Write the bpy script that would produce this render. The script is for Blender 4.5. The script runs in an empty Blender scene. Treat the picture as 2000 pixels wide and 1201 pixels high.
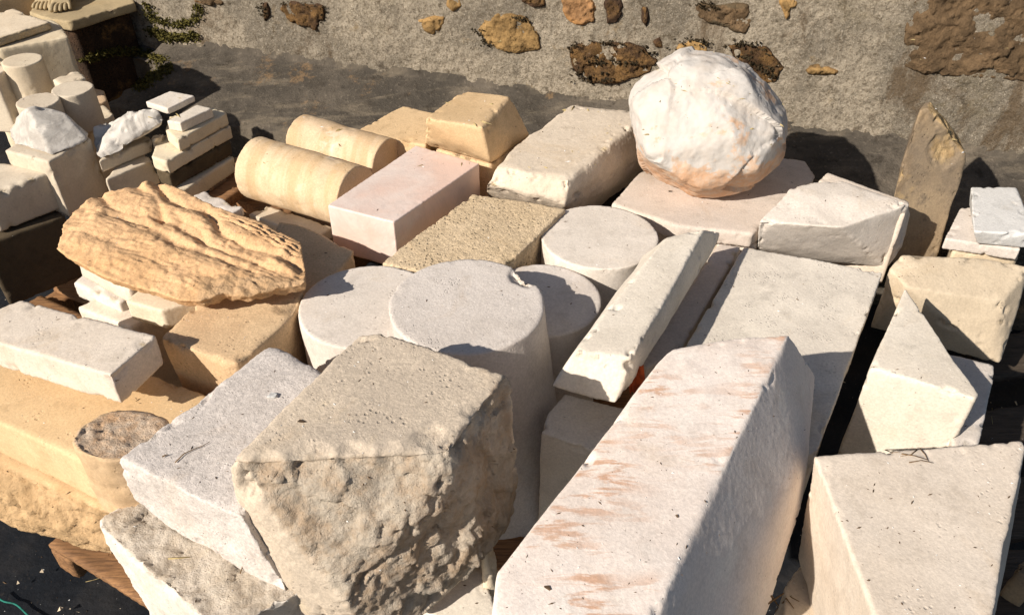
import bpy, bmesh, math, random
import numpy as np
from math import radians, sin, cos, tan, pi
from mathutils import Vector, Matrix, Quaternion
from mathutils.bvhtree import BVHTree

random.seed(7); np.random.seed(7)
sc = bpy.context.scene
COL = sc.collection

# ------------------------------------------------------------------ camera
TH = radians(38.0); F = 1600.0; CZ = 1.75
cam_d = bpy.data.cameras.new('camera'); cam = bpy.data.objects.new('camera', cam_d); COL.objects.link(cam)
cam.location = (0, 0, CZ); cam.rotation_euler = (pi/2 - TH, 0, 0)
cam_d.sensor_width = 36.0; cam_d.lens = 36.0*F/2000.0
cam_d.clip_end = 500; cam_d.clip_start = 0.02
sc.camera = cam
# ------------------------------------------------------------------ light
SUN_EL, SUN_AZ = radians(33), radians(39)          # azimuth: the way the light travels
w = bpy.data.worlds.new('World'); sc.world = w; w.use_nodes = True
nt = w.node_tree; nt.nodes.clear()
sky = nt.nodes.new('ShaderNodeTexSky'); sky.sky_type = 'NISHITA'; sky.sun_disc = False
sky.sun_elevation = SUN_EL; sky.sun_rotation = radians(90) - (SUN_AZ + pi)
bg = nt.nodes.new('ShaderNodeBackground'); bg.inputs[1].default_value = 0.055
wo = nt.nodes.new('ShaderNodeOutputWorld')
nt.links.new(sky.outputs[0], bg.inputs[0]); nt.links.new(bg.outputs[0], wo.inputs[0])
sd = bpy.data.lights.new('sun', 'SUN'); sd.energy = 5.0; sd.angle = radians(0.6); sd.color = (1.0, 0.91, 0.80)
sun = bpy.data.objects.new('sun', sd); COL.objects.link(sun)
sdir = Vector((cos(SUN_EL)*cos(SUN_AZ), cos(SUN_EL)*sin(SUN_AZ), -sin(SUN_EL)))
sun.rotation_mode = 'QUATERNION'; sun.rotation_quaternion = Vector((0, 0, -1)).rotation_difference(sdir)
sun.location = (-3, -3, 5)
vs = sc.view_settings
vs.view_transform = 'Standard'; vs.look = 'None'; vs.gamma = 1.0; vs.use_curve_mapping = False; vs.exposure = 0.36

# ------------------------------------------------------------------ geometry helpers
C0 = np.array([0, 0, CZ]); FW = np.array([0, cos(TH), -sin(TH)]); UP = np.array([0, sin(TH), cos(TH)]); RT = np.array([1., 0, 0])
def ray(x, y): return FW + (x-1000)/F*RT + (600.5-y)/F*UP
def at(x, y, z):
    r = ray(x, y); return C0 + (z-CZ)/r[2]*r
def atp(x, y, P0, n):
    r = ray(x, y); return C0 + np.dot(np.array(P0)-C0, n)/np.dot(r, n)*r
def topix(V):
    d = V - C0; f = d@FW
    return 1000+(d[:, 0]/f)*F, 600.5-(d@UP)/f*F
def box(top, z, h, drop=(0, 0), taper=1.0):
    T = [at(*p) if len(p) == 3 else at(p[0], p[1], z) for p in top]
    c = np.mean(T, axis=0)
    B = []
    for p in T:
        q = c + (p-c)*np.array([taper, taper, 1]); q = q + np.array([drop[0], drop[1], -h]); B.append(q)
    return np.array(T+B)

# numpy gradient noise
_rs = np.random.RandomState(3)
_perm = _rs.permutation(256); _perm = np.concatenate([_perm, _perm, _perm])
_g = _rs.normal(size=(256, 3)); _g /= np.linalg.norm(_g, axis=1)[:, None]
def perlin(P):
    P = P + 1000.0
    i = np.floor(P).astype(int); f = P - i; i &= 255
    u = f*f*f*(f*(f*6-15)+10)
    out = 0
    for dx in (0, 1):
        for dy in (0, 1):
            for dz in (0, 1):
                h = _perm[_perm[_perm[(i[:, 0]+dx) & 255] + ((i[:, 1]+dy) & 255)] + ((i[:, 2]+dz) & 255)]
                g = _g[h]
                d = f - np.array([dx, dy, dz])
                wgt = (u[:, 0] if dx else 1-u[:, 0])*(u[:, 1] if dy else 1-u[:, 1])*(u[:, 2] if dz else 1-u[:, 2])
                out = out + wgt*(d*g).sum(1)
    return out*1.5
def fbm(P, octs=4, gain=.5):
    o = 0; a = 1; s = 0
    for k in range(octs):
        o = o + a*perlin(P*2**k + 17.3*k); s += a; a *= gain
    return o/s*1.3
def ridged(P, octs=4):
    o = 0; a = 1; s = 0
    for k in range(octs):
        o = o + a*(1-np.abs(perlin(P*2**k + 9.1*k))*2); s += a; a *= .5
    return o/s
def facets(P):
    """broken-rock relief: every cell of a jittered lattice is a small tilted plane"""
    P = P + 500.0
    i = np.floor(P).astype(int); best = np.full(len(P), 1e9); out = np.zeros(len(P))
    for dx in (-1, 0, 1):
        for dy in (-1, 0, 1):
            for dz in (-1, 0, 1):
                c = i+np.array([dx, dy, dz]); h = _perm[_perm[_perm[c[:, 0] & 255] + (c[:, 1] & 255)] + (c[:, 2] & 255)]
                cp = c+.5+.45*_g[h]; v = P-cp; d = (v*v).sum(1); g = _g[(h*7+13) & 255]
                m = d < best; best = np.where(m, d, best); out = np.where(m, (v*g).sum(1)+.35*g[:, 0], out)
    return out
def sstep(a, b, x):
    t = np.clip((x-a)/(b-a), 0, 1); return t*t*(3-2*t)

def tag(o, label=None, cat=None, group=None, kind=None):
    if label: o['label'] = label
    if cat: o['category'] = cat
    if group: o['group'] = group
    if kind: o['kind'] = kind
    return o
def mesh_obj(name, V, Fc, mat, parent=None, smooth=True, attrs=None, loc=None, localize=True):
    V = np.asarray(V, dtype=float)
    if localize and loc is None:
        loc = np.array([(V[:, 0].min()+V[:, 0].max())/2, (V[:, 1].min()+V[:, 1].max())/2, V[:, 2].min()])
        if parent is not None: loc = np.array(parent.location) if True else loc
    if loc is None: loc = np.zeros(3)
    me = bpy.data.meshes.new(name)
    me.from_pydata([tuple(v) for v in (V-loc)], [], [tuple(f) for f in Fc])
    if attrs:
        for k, a in attrs.items():
            at_ = me.attributes.new(k, 'FLOAT', 'POINT'); at_.data.foreach_set('value', np.asarray(a, dtype=np.float32))
    if smooth: me.polygons.foreach_set('use_smooth', [True]*len(me.polygons))
    me.materials.append(mat); me.update()
    o = bpy.data.objects.new(name, me); COL.objects.link(o)
    if parent is not None:
        o.parent = parent
    else:
        o.location = loc
    return o
def empty(name, loc):
    o = bpy.data.objects.new(name, None); COL.objects.link(o); o.location = loc; o.empty_display_size = .1
    return o

def hull_planes(pts):
    bm = bmesh.new()
    vs_ = [bm.verts.new(p) for p in pts]
    r = bmesh.ops.convex_hull(bm, input=vs_)
    bmesh.ops.delete(bm, geom=[g for g in r['geom_interior'] if isinstance(g, bmesh.types.BMVert)] , context='VERTS')
    bmesh.ops.recalc_face_normals(bm, faces=bm.faces)
    bm.normal_update()
    N = []; O = []; A = []
    for f in bm.faces:
        n = np.array(f.normal); c = np.array(f.calc_center_median()); ar = f.calc_area()
        if ar < 1e-7: continue
        o = n@c
        for k in range(len(N)):
            if N[k]@n > .9975 and abs(O[k]-o) < .006:
                t = N[k]*A[k]+n*ar; O[k] = (O[k]*A[k]+o*ar)/(A[k]+ar); A[k] += ar; N[k] = t/np.linalg.norm(t); break
        else:
            N.append(n); O.append(o); A.append(ar)
    me = bpy.data.meshes.new('hull'); bm.to_mesh(me); bm.free()
    return me, np.array(N), np.array(O)
def remesh(me, vox):
    o = bpy.data.objects.new('tmp', me); COL.objects.link(o)
    m = o.modifiers.new('r', 'REMESH'); m.mode = 'VOXEL'; m.voxel_size = vox; m.adaptivity = 0
    dg = bpy.context.evaluated_depsgraph_get()
    e = o.evaluated_get(dg); em = e.to_mesh()
    n = len(em.vertices); V = np.empty(n*3); em.vertices.foreach_get('co', V); V = V.reshape(-1, 3)
    nl = len(em.loops); L = np.empty(nl, dtype=int); em.loops.foreach_get('vertex_index', L)
    Fs = [tuple(L[p.loop_start:p.loop_start+p.loop_total]) for p in em.polygons]
    e.to_mesh_clear(); bpy.data.objects.remove(o); bpy.data.meshes.remove(me)
    return V, Fs

_seed = [0]
def stone(name, label, cat, pts, mat, group=None, vox=.008, k=.007, chip=.008, chipw=.018, rough=(), warp=.003, warps=5, grain=.0004,
          dents=(), parent=None, extra=None, kind=None, nick=5):
    """a solid cut by planes: worn, chipped edges, warped faces, broken faces where asked. rough = [(direction, amplitude, scale)]"""
    _seed[0] += 1; so = np.array([3.7, 1.3, 7.1])*_seed[0]
    me, N, O = hull_planes(pts)
    V, Fs = remesh(me, vox)
    D = V@N.T - O
    S = np.sort(D, axis=1)[:, ::-1]
    nl = fbm(V*9+so, 3)
    kk = k*np.clip(1+1.6*nl, .25, 3)
    a = S[:, 0]
    for j in range(1, min(3, D.shape[1])):
        b = S[:, j]; t = np.clip(kk-np.abs(a-b), 0, None); a = np.maximum(a, b)+t*t/(4*kk)
    am = D.argmax(1); G = N@N.T                       # an edge counts only where the planes really turn
    e = -np.where(G[am] > .90, -9.0, D).max(1); e = np.where(e > 1, 1, e)
    f = a
    n2 = fbm(V*22+so+5, 3); n3 = fbm(V*60+so+9, 2)
    edge = np.exp(-(np.clip(e, 0, None)/chipw)**2)
    f = f + chip*(sstep(.26, .62, n2)*edge) + min(chip, .008)*(.16*n3+.16*fbm(V*130+so, 2))*np.exp(-(np.clip(e, 0, None)/(chipw*.35))**2)
    f = f + warp*fbm(V*warps+so+2, 2) + grain*fbm(V*110+so, 2)
    W = np.exp(np.clip(D-S[:, :1], -1, 0)/.006); W /= W.sum(1)[:, None]
    Nb = W@N; Nb /= np.linalg.norm(Nb, axis=1)[:, None]
    rw = np.zeros(len(V))
    for d, amp, scl in rough:
        d = np.array(d, float); d /= np.linalg.norm(d)
        sel = (N@d > .8).astype(float)
        wr = W@sel; rw = np.maximum(rw, wr)
        q = V + .008*np.stack([perlin(V*25+so), perlin(V*25+so+31), perlin(V*25+so+57)], 1)
        R = .50*facets(q*scl+so) + .30*facets(q*scl*2.3+so+4) + .85*fbm(V*scl*.5+so, 5, .62) + .16*fbm(V*scl*6+so, 3, .7)
        f = f + wr*amp*(R+.35)
    cand = np.where((e < .004) & (V[:, 2] > V[:, 2].min()+.3*np.ptp(V[:, 2])))[0]
    dents = list(dents)
    if chip >= .005 and len(cand) > 40:
        rn = np.random.RandomState(_seed[0])
        for ci in rn.choice(cand, nick):
            dents.append((V[ci]+rn.normal(0, .002, 3), rn.uniform(.008, .024), rn.uniform(.004, .009)))
    for (p, r, dep) in dents:
        q = np.linalg.norm(V-np.array(p), axis=1)/(r*(1+.35*n2)); f = f + dep*np.clip(1-q*q, 0, 1)**.8*(1+.5*n3)
        rw = np.maximum(rw, .6*np.clip(1-q, 0, 1)**.5)
    V = V - Nb*f[:, None]
    if extra is not None: V, rw = extra(V, rw, D, N)
    o = mesh_obj(name, V, Fs, mat, parent=parent, attrs={'rough': rw, 'edge': np.exp(-np.clip(e, 0, None)/.010)})
    if label or cat or kind: tag(o, label, cat, group, kind)
    return o
def cyl_stone(name, label, cat, c, r, h, mat, axis=(0, 0, 1), group=None, seg=48, **kw):
    """c = centre of the top end, solid runs h along -axis"""
    ax = np.array(axis, float); ax /= np.linalg.norm(ax)
    t = np.cross(ax, [0.3, 0.2, 1.0] if abs(ax[2]) < .8 else [1, 0, 0]); t /= np.linalg.norm(t); b = np.cross(ax, t)
    pts = []
    for i in range(seg):
        a = 2*pi*i/seg; d = r*(cos(a)*t+sin(a)*b); pts.append(c+d); pts.append(c+d-ax*h)
    return stone(name, label, cat, np.array(pts), mat, group=group, **kw)

# ------------------------------------------------------------------ materials
def rgb(*c): return (c[0], c[1], c[2], 1)
class NT:
    def __init__(s, name, rough=.9, spec=.25):
        s.m = bpy.data.materials.new(name); s.m.use_nodes = True; s.t = s.m.node_tree; s.t.nodes.clear()
        s.out = s.n('ShaderNodeOutputMaterial'); s.b = s.n('ShaderNodeBsdfPrincipled')
        s.l(s.b.outputs[0], s.out.inputs[0]); s.b.inputs['Roughness'].default_value = rough
        s.b.inputs['Specular IOR Level'].default_value = spec
        tc = s.n('ShaderNodeTexCoord'); oi = s.n('ShaderNodeObjectInfo'); ad = s.n('ShaderNodeVectorMath')
        sc_ = s.n('ShaderNodeVectorMath'); sc_.operation = 'SCALE'; sc_.inputs['Scale'].default_value = 7.0
        s.l(oi.outputs['Location'], sc_.inputs[0]); s.l(tc.outputs['Object'], ad.inputs[0]); s.l(sc_.outputs[0], ad.inputs[1])
        s.v = ad.outputs[0]; s.obj = tc.outputs['Object']
    def n(s, t): return s.t.nodes.new(t)
    def l(s, a, b): s.t.links.new(a, b)
    def noise(s, scale, det=4, rough=.55, dist=0, v=None):
        n = s.n('ShaderNodeTexNoise'); n.inputs['Scale'].default_value = scale; n.inputs['Detail'].default_value = det
        n.inputs['Roughness'].default_value = rough; n.inputs['Distortion'].default_value = dist
        s.l(v or s.v, n.inputs['Vector']); return n.outputs['Fac']
    def vor(s, scale, v=None, feat='F1', rnd=1):
        n = s.n('ShaderNodeTexVoronoi'); n.inputs['Scale'].default_value = scale; n.feature = feat; n.inputs['Randomness'].default_value = rnd
        s.l(v or s.v, n.inputs['Vector']); return n
    def stretch(s, sx, sy, sz, rz=0, v=None):
        m = s.n('ShaderNodeMapping'); m.inputs['Scale'].default_value = (sx, sy, sz); m.inputs['Rotation'].default_value = (0, 0, rz)
        s.l(v or s.v, m.inputs[0]); return m.outputs[0]
    def ramp(s, x, a, b, lo=0., hi=1.):
        m = s.n('ShaderNodeMapRange'); m.inputs[1].default_value = a; m.inputs[2].default_value = b
        m.inputs[3].default_value = lo; m.inputs[4].default_value = hi; m.interpolation_type = 'SMOOTHSTEP'
        s.l(x, m.inputs[0]); return m.outputs[0]
    def mix(s, fac, a, b, mode='MIX'):
        m = s.n('ShaderNodeMix'); m.data_type = 'RGBA'; m.blend_type = mode; m.clamp_factor = True
        if isinstance(fac, (int, float)): m.inputs[0].default_value = fac
        else: s.l(fac, m.inputs[0])
        for x, i in ((a, 6), (b, 7)):
            if isinstance(x, tuple): m.inputs[i].default_value = rgb(*x)
            else: s.l(x, m.inputs[i])
        return m.outputs[2]
    def math(s, op, a, b=0.):
        m = s.n('ShaderNodeMath'); m.operation = op
        for x, i in ((a, 0), (b, 1)):
            if isinstance(x, (int, float)): m.inputs[i].default_value = x
            else: s.l(x, m.inputs[i])
        return m.outputs[0]
    def attr(s, name):
        a = s.n('ShaderNodeAttribute'); a.attribute_name = name; return a.outputs['Fac']
    def bump(s, hs, dist=.002, strength=1):
        prev = None
        for h, d in hs:
            b = s.n('ShaderNodeBump'); b.inputs['Distance'].default_value = d; b.inputs['Strength'].default_value = strength
            s.l(h, b.inputs['Height'])
            if prev is not None: s.l(prev, b.inputs['Normal'])
            prev = b.outputs[0]
        s.l(prev, s.b.inputs['Normal'])
    def done(s, col): s.l(col, s.b.inputs['Base Color']); return s.m

def mk_stone(name, *a, band=None, **k):
    return _mk_stone(name, *a, band=band, **k)
def _mk_stone(name, base, dark, rcol=None, grain=1.0, pits=.3, pitscale=90, bumpd=.0015, specks=.5, streak=None, streak_amt=.5, rough=.92, rz=0, spotcol=None, rcol2=None, mott=.55, band=None):
    s = NT(name, rough)
    lo = s.noise(3.2, 5, .6); mid = s.noise(19, 5, .65); hi = s.noise(170, 3, .7)
    col = s.mix(s.ramp(lo, .38, .68), base, dark)
    col = s.mix(s.math('MULTIPLY', s.ramp(mid, .5, .72), mott), col, tuple(c*.80 for c in dark))
    lite = tuple(min(.9, c*1.10) for c in base)
    col = s.mix(s.math('MULTIPLY', s.ramp(s.noise(11, 4, .6, v=s.stretch(1, 1, 1, .5)), .54, .7), .55), col, lite)
    if streak:
        st = s.noise(8, 5, .65, .5, v=s.stretch(1.0, 5.0, 1.0, rz, v=s.obj))
        st2 = s.noise(3.0, 3, .6, v=s.obj)
        st = s.math('MULTIPLY', s.ramp(st, .50, .60), s.ramp(st2, .34, .50))
        gn = s.n('ShaderNodeNewGeometry'); sx = s.n('ShaderNodeSeparateXYZ'); s.l(gn.outputs['Normal'], sx.inputs[0])   # only the sawn top carries them
        st = s.math('MULTIPLY', st, s.ramp(sx.outputs[2], .85, .95))
        col = s.mix(s.math('MULTIPLY', st, streak_amt), col, streak)
    if band:
        dp = s.n('ShaderNodeVectorMath'); dp.operation = 'DOT_PRODUCT'; dp.inputs[1].default_value = (cos(radians(-23)), sin(radians(-23)), 0); s.l(s.obj, dp.inputs[0])
        cb = s.n('ShaderNodeCombineXYZ'); s.l(s.math('MULTIPLY', dp.outputs['Value'], 9.0), cb.inputs[0])
        ad = s.n('ShaderNodeVectorMath'); s.l(cb.outputs[0], ad.inputs[0]); s.l(s.v, ad.inputs[1])
        col = s.mix(s.ramp(s.noise(1.6, 5, .6, v=ad.outputs[0]), .42, .60, 0, .75), col, band)
    # broad weather stains and a tint of its own for every piece
    stn = s.noise(5, 6, .7, .8, v=s.stretch(1, 1, .45))
    col = s.mix(s.ramp(stn, .54, .72, 0, .38), col, (base[0]*.78, base[1]*.68, base[2]*.54))
    gs = s.noise(2.6, 6, .72, .3); col = s.mix(s.ramp(gs, .52, .66, 0, .32), col, (base[0]*.72, base[1]*.71, base[2]*.70))
    oi = s.n('ShaderNodeObjectInfo'); rv = s.ramp(oi.outputs['Random'], 0, 1, .91, 1.06); rc_ = s.n('ShaderNodeCombineColor')
    s.l(rv, rc_.inputs[0]); s.l(rv, rc_.inputs[1]); s.l(s.math('MULTIPLY', rv, s.ramp(oi.outputs['Random'], 0, 1, 1.03, .96)), rc_.inputs[2])
    col = s.mix(1.0, col, rc_.outputs[0], 'MULTIPLY')
    g = s.ramp(hi, .3, .75, 1-.12*grain, 1+.08*grain)
    gc = s.n('ShaderNodeCombineColor')
    for i in range(3): s.l(g, gc.inputs[i])
    col = s.mix(1.0, col, gc.outputs[0], 'MULTIPLY')
    # open pits
    v = s.vor(pitscale); pn = s.noise(14, 3, .6)
    pit = s.math('MULTIPLY', s.ramp(v.outputs['Distance'], .12, .36, 1, 0), s.ramp(pn, .62-.3*pits, .8-.3*pits))
    col = s.mix(s.math('MULTIPLY', pit, .45*min(1, pits*2)), col, tuple(c*.45 for c in dark))
    # dark specks of dirt
    v2 = s.vor(38, v=s.stretch(1, 1.6, 1.2, .7)); sp = s.ramp(v2.outputs['Distance'], .05, .11, 1, 0)
    sep = s.n('ShaderNodeSeparateColor'); s.l(v2.outputs['Color'], sep.inputs[0])
    sp = s.math('MULTIPLY', sp, s.ramp(sep.outputs[0], .80, .82))
    col = s.mix(s.math('MULTIPLY', sp, specks), col, (.10, .07, .04))
    if spotcol:
        col = s.mix(s.math('MULTIPLY', s.ramp(s.noise(4.5, 6, .7), .56, .7), .8), col, spotcol)
    if rcol:
        r = s.attr('rough')
        rc = s.mix(s.ramp(s.noise(13, 6, .7), .38, .62), rcol, rcol2 or tuple(c*.5 for c in rcol))
        rc = s.mix(s.ramp(s.noise(60, 4, .7), .35, .7, 0, .5), rc, tuple(c*.62 for c in rcol))
        col = s.mix(s.ramp(s.math('ADD', r, s.math('MULTIPLY', s.math('SUBTRACT', mid, .5), 1.3)), .25, .60), col, rc)
    col = s.mix(s.math('MULTIPLY', s.ramp(s.math('ADD', s.attr('edge'), s.math('MULTIPLY', mid, .6)), .95, 1.3), .35), col, lite)
    worm = s.noise(120, 3, .6, 1.6)
    s.bump([(mid, bumpd*1.0), (worm, bumpd*.32*grain), (hi, bumpd*.18*grain), (s.math('SUBTRACT', 0., pit), bumpd*.7), (s.math('MULTIPLY', s.noise(48, 6, .75), s.ramp(s.attr('rough'), .1, .8)), .011)])
    return s.done(col)

M = {}
M['white'] = mk_stone('white_limestone', (.73, .665, .59), (.64, .575, .50), pits=.25, rcol=(.66, .58, .46), rcol2=(.5, .42, .31))
M['whitetex'] = mk_stone('coarse_white_limestone', (.70, .64, .575), (.61, .55, .485), pits=.25, pitscale=150, grain=1.1, bumpd=.0026, rcol=(.68, .60, .50), rcol2=(.58, .49, .38))
M['hammered'] = mk_stone('hammered_limestone', (.70, .64, .575), (.64, .58, .515), pits=.25, pitscale=120, grain=1.6, bumpd=.0028, rcol=(.68, .60, .50))
M['slabgrey'] = mk_stone('weathered_grey_limestone', (.70, .64, .575), (.55, .50, .45), pits=.45, pitscale=120, grain=1.0, bumpd=.0018)
M['pale'] = mk_stone('pale_cream_limestone', (.72, .63, .535), (.65, .555, .455), pits=.2, rcol=(.64, .52, .36), rcol2=(.6, .48, .32))
M['cream'] = mk_stone('cream_limestone', (.72, .62, .485), (.66, .55, .41), pits=.35, rcol=(.68, .55, .36), rcol2=(.62, .48, .3))
M['creamdull'] = mk_stone('dull_cream_limestone', (.68, .59, .45), (.60, .50, .37), pits=.2, rcol=(.6, .5, .35), grain=.7)
M['yellow'] = mk_stone('yellow_limestone', (.66, .48, .29), (.58, .41, .235), pits=.3, rcol=(.68, .46, .25), rcol2=(.50, .33, .17))
M['tan'] = mk_stone('tan_sandstone', (.64, .47, .30), (.56, .39, .24), pits=.5, grain=1.4, rcol=(.52, .38, .24), bumpd=.002)
M['tancream'] = mk_stone('tan_cream_cylinder_stone', (.72, .555, .37), (.64, .475, .30), pits=.25, spotcol=(.74, .66, .54), rcol=(.62, .47, .27), band=(.58, .40, .22))
M['ochre'] = mk_stone('ochre_carved_stone', (.68, .435, .245), (.61, .375, .195), pits=.3, grain=1.5, bumpd=.0024, rcol=(.66, .44, .25), rcol2=(.56, .36, .19))
M['textured'] = mk_stone('shelly_limestone', (.66, .525, .37), (.58, .45, .30), pits=.8, pitscale=75, grain=2.2, bumpd=.0036, rcol=(.52, .41, .25))
M['grey'] = mk_stone('grey_buff_limestone', (.62, .52, .41), (.51, .43, .345), pits=.5, grain=1.5, bumpd=.0024, rcol=(.56, .485, .39), rcol2=(.47, .35, .24), spotcol=(.60, .49, .34))
M['brownrough'] = mk_stone('brown_crusted_stone', (.58, .42, .27), (.55, .38, .22), pits=.3, rcol=(.72, .58, .44), rcol2=(.66, .42, .24))
M['striped'] = mk_stone('pink_streaked_limestone', (.86, .77, .69), (.80, .69, .60), pits=.05, streak=(.60, .33, .19), streak_amt=.8, rz=radians(-2), rcol=(.7, .6, .48))
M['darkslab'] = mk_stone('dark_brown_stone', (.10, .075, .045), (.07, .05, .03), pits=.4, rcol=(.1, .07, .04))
M['shale'] = mk_stone('brown_buff_stone', (.36, .27, .17), (.19, .15, .11), pits=.5, mott=.9, spotcol=(.56, .39, .18), rcol=(.64, .46, .24), rcol2=(.3, .2, .1), grain=1.2)
M['buff'] = mk_stone('buff_stone', (.62, .52, .39), (.55, .45, .33), pits=.3, rcol=(.6, .48, .32))

def mk_marble(name, base, vein, blotch, bscale=5, rough=.45, va=.22):
    s = NT(name, rough, .4)
    v = s.noise(6, 8, .65, 1.5); vv = s.math('ABSOLUTE', s.math('SUBTRACT', v, .5))
    col = s.mix(s.ramp(s.noise(bscale, 5, .6), .42, .66), base, blotch)
    col = s.mix(s.math('MULTIPLY', s.ramp(vv, 0, .06, 1, 0), va), col, vein)
    col = s.mix(s.math('MULTIPLY', s.ramp(s.noise(40, 4, .7), .58, .75), .3), col, vein)
    s.bump([(s.noise(30, 4), .001), (s.noise(150, 3), .0006)])
    return s.done(col)
M['pink'] = mk_marble('pink_marble', (.70, .52, .44), (.50, .40, .36), (.74, .63, .57), rough=.42)
M['wmarble'] = mk_marble('white_grey_marble', (.62, .58, .52), (.26, .23, .20), (.44, .41, .37), 14, .85, .40)
M['cmarble'] = mk_stone('bluish_white_stone', (.67, .665, .655), (.58, .575, .56), pits=.1, rcol=(.66, .66, .64))
def mk_boulder():
    s = NT('chalky_boulder', .85)
    z = s.n('ShaderNodeSeparateXYZ'); s.l(s.obj, z.inputs[0])
    n1 = s.noise(7, 6, .65, .4); n2 = s.noise(26, 5, .7)
    # orange crust where the outer skin has come off, more of it low down on the stone
    m = s.math('ADD', s.math('MULTIPLY', n1, .8), s.math('MULTIPLY', s.ramp(z.outputs[2], .03, .25, 1, 0), .34))
    m = s.math('ADD', m, s.math('MULTIPLY', s.math('SUBTRACT', n2, .5), .30))
    m = s.math('ADD', m, s.math('MULTIPLY', s.ramp(z.outputs[0], -.15, .13, 0, 1), .07))
    col = s.mix(s.ramp(s.noise(12, 5, .6), .4, .7), (.53, .50, .465), (.47, .42, .37))
    oc = s.mix(s.ramp(n2, .4, .65), (.58, .33, .18), (.55, .41, .30))
    col = s.mix(s.math('MULTIPLY', s.ramp(m, .51, .57), .85), col, oc)
    s.bump([(n1, .006), (n2, .002), (s.noise(90, 4, .7), .0007)])
    return s.done(col)
M['boulder'] = mk_boulder()
def mk_wall():
    s = NT('roughcast_lime_mortar', .96)
    a = s.noise(2.2, 5, .6); b = s.noise(11, 6, .7); c = s.noise(75, 4, .75); d = s.noise(160, 3, .7, 1.2)
    col = s.mix(s.ramp(a, .42, .60), (.44, .375, .285), (.25, .215, .165))
    col = s.mix(s.ramp(b, .48, .68, 0, .6), col, (.19, .165, .125))
    col = s.mix(s.ramp(c, .44, .64, 0, .8), col, (.15, .12, .08))
    col = s.mix(s.ramp(d, .50, .68, 0, .7), col, (.56, .49, .39))
    bl = s.noise(26, 3, .7)
    col = s.mix(s.ramp(bl, .60, .68, 0, .6), col, (.10, .075, .045))
    col = s.mix(s.ramp(s.noise(1.4, 6, .7, v=s.stretch(1, 1, 1.6, .8)), .58, .72, 0, .4), col, (.20, .16, .08))
    rs = s.noise(3.1, 7, .72, .6, v=s.stretch(1, 1, .5)); col = s.mix(s.ramp(rs, .54, .66, 0, .75), col, (.13, .085, .045))
    rs2 = s.noise(5.3, 7, .75, .4); col = s.mix(s.ramp(rs2, .60, .68, 0, .7), col, (.045, .033, .022))
    rs3 = s.noise(4.1, 6, .7); col = s.mix(s.ramp(rs3, .60, .70, 0, .5), col, (.36, .24, .10))
    s.bump([(b, .014), (c, .012), (d, .006)])
    return s.done(col)
M['wall'] = mk_wall()
M['wstone_ochre'] = mk_stone('ochre_wall_stone', (.38, .23, .09), (.22, .13, .05), pits=.6, spotcol=(.05, .035, .02), rcol=(.40, .25, .10), bumpd=.005, grain=1.6)
M['wstone_orange'] = mk_stone('orange_wall_stone', (.42, .22, .085), (.34, .18, .07), pits=.1, rcol=(.4, .22, .1), bumpd=.003)
M['wstone_brown'] = mk_stone('lichened_brown_wall_stone', (.15, .095, .05), (.08, .065, .04), pits=.6, spotcol=(.34, .17, .06), rcol=(.20, .13, .07), bumpd=.006, grain=2)
M['wstone_dark'] = mk_stone('dark_mossy_stone_and_shade', (.09, .05, .028), (.035, .022, .014), pits=1, spotcol=(.36, .20, .07), rcol=(.08, .045, .022), rcol2=(.25, .14, .05), bumpd=.008, grain=2)  # also colours the block under the plinth, where the dark tone paints shade
def mk_ledge():
    s = NT('weathered_concrete', .93)
    a = s.noise(2.0, 6, .65); b = s.noise(9, 6, .7); c = s.noise(60, 4, .7)
    v = s.noise(3.5, 4, .6, v=s.stretch(1, 4, 1, radians(18), v=s.obj))
    col = s.mix(s.ramp(a, .36, .62), (.125, .105, .082), (.058, .05, .04))
    col = s.mix(s.ramp(v, .5, .7, 0, .6), col, (.20, .165, .12))
    col = s.mix(s.ramp(b, .52, .7, 0, .7), col, (.045, .037, .028))
    col = s.mix(s.ramp(c, .55, .72, 0, .4), col, (.26, .22, .17))
    d = s.noise(16, 7, .8, .3); col = s.mix(s.ramp(d, .56, .64, 0, .7), col, (.03, .024, .017))
    e = s.noise(5, 6, .75); col = s.mix(s.ramp(e, .58, .68, 0, .5), col, (.27, .17, .085))
    s.bump([(b, .008), (c, .006), (d, .004)])
    return s.done(col)
M['ledge'] = mk_ledge()
def mk_membrane():
    s = NT('black_ground_fabric', .6)
    b = s.noise(6, 5, .6); c = s.noise(70, 3, .6)
    col = s.mix(s.ramp(b, .4, .7), (.010, .012, .016), (.028, .027, .028))
    col = s.mix(s.ramp(c, .6, .75, 0, .35), col, (.08, .065, .05))
    wv = s.n('ShaderNodeTexWave'); wv.inputs['Scale'].default_value = 140; s.l(s.obj, wv.inputs[0])
    s.bump([(b, .02), (wv.outputs['Fac'], .0006)])
    return s.done(col)
M['membrane'] = mk_membrane()
def mk_wood(name, a, b, sx=1):
    s = NT(name, .8)
    g = s.noise(14, 6, .65, .4, v=s.stretch(1, 12, 12, v=s.obj)); g2 = s.noise(5, 4)
    col = s.mix(s.ramp(g, .35, .65), a, b)
    col = s.mix(s.ramp(g2, .5, .7, 0, .4), col, tuple(c*.5 for c in b))
    s.bump([(g, .002)])
    return s.done(col)
M['wood'] = mk_wood('pallet_wood', (.34, .18, .08), (.17, .09, .045))
M['woodgrey'] = mk_wood('weathered_plank', (.085, .065, .048), (.045, .035, .026))
def flat(name, c, r=.9):
    s = NT(name, r); n = s.noise(60, 3); return s.done(s.mix(s.ramp(n, .4, .65), c, tuple(x*.55 for x in c)))
M['moss'] = flat('moss', (.10, .085, .018)); M['mossdark'] = flat('dark_moss', (.045, .032, .015))
M['twig'] = flat('dry_twig', (.20, .12, .055)); M['straw'] = flat('straw', (.42, .33, .16)); M['crumb'] = flat('dirt_crumbs', (.13, .085, .05))
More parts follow.
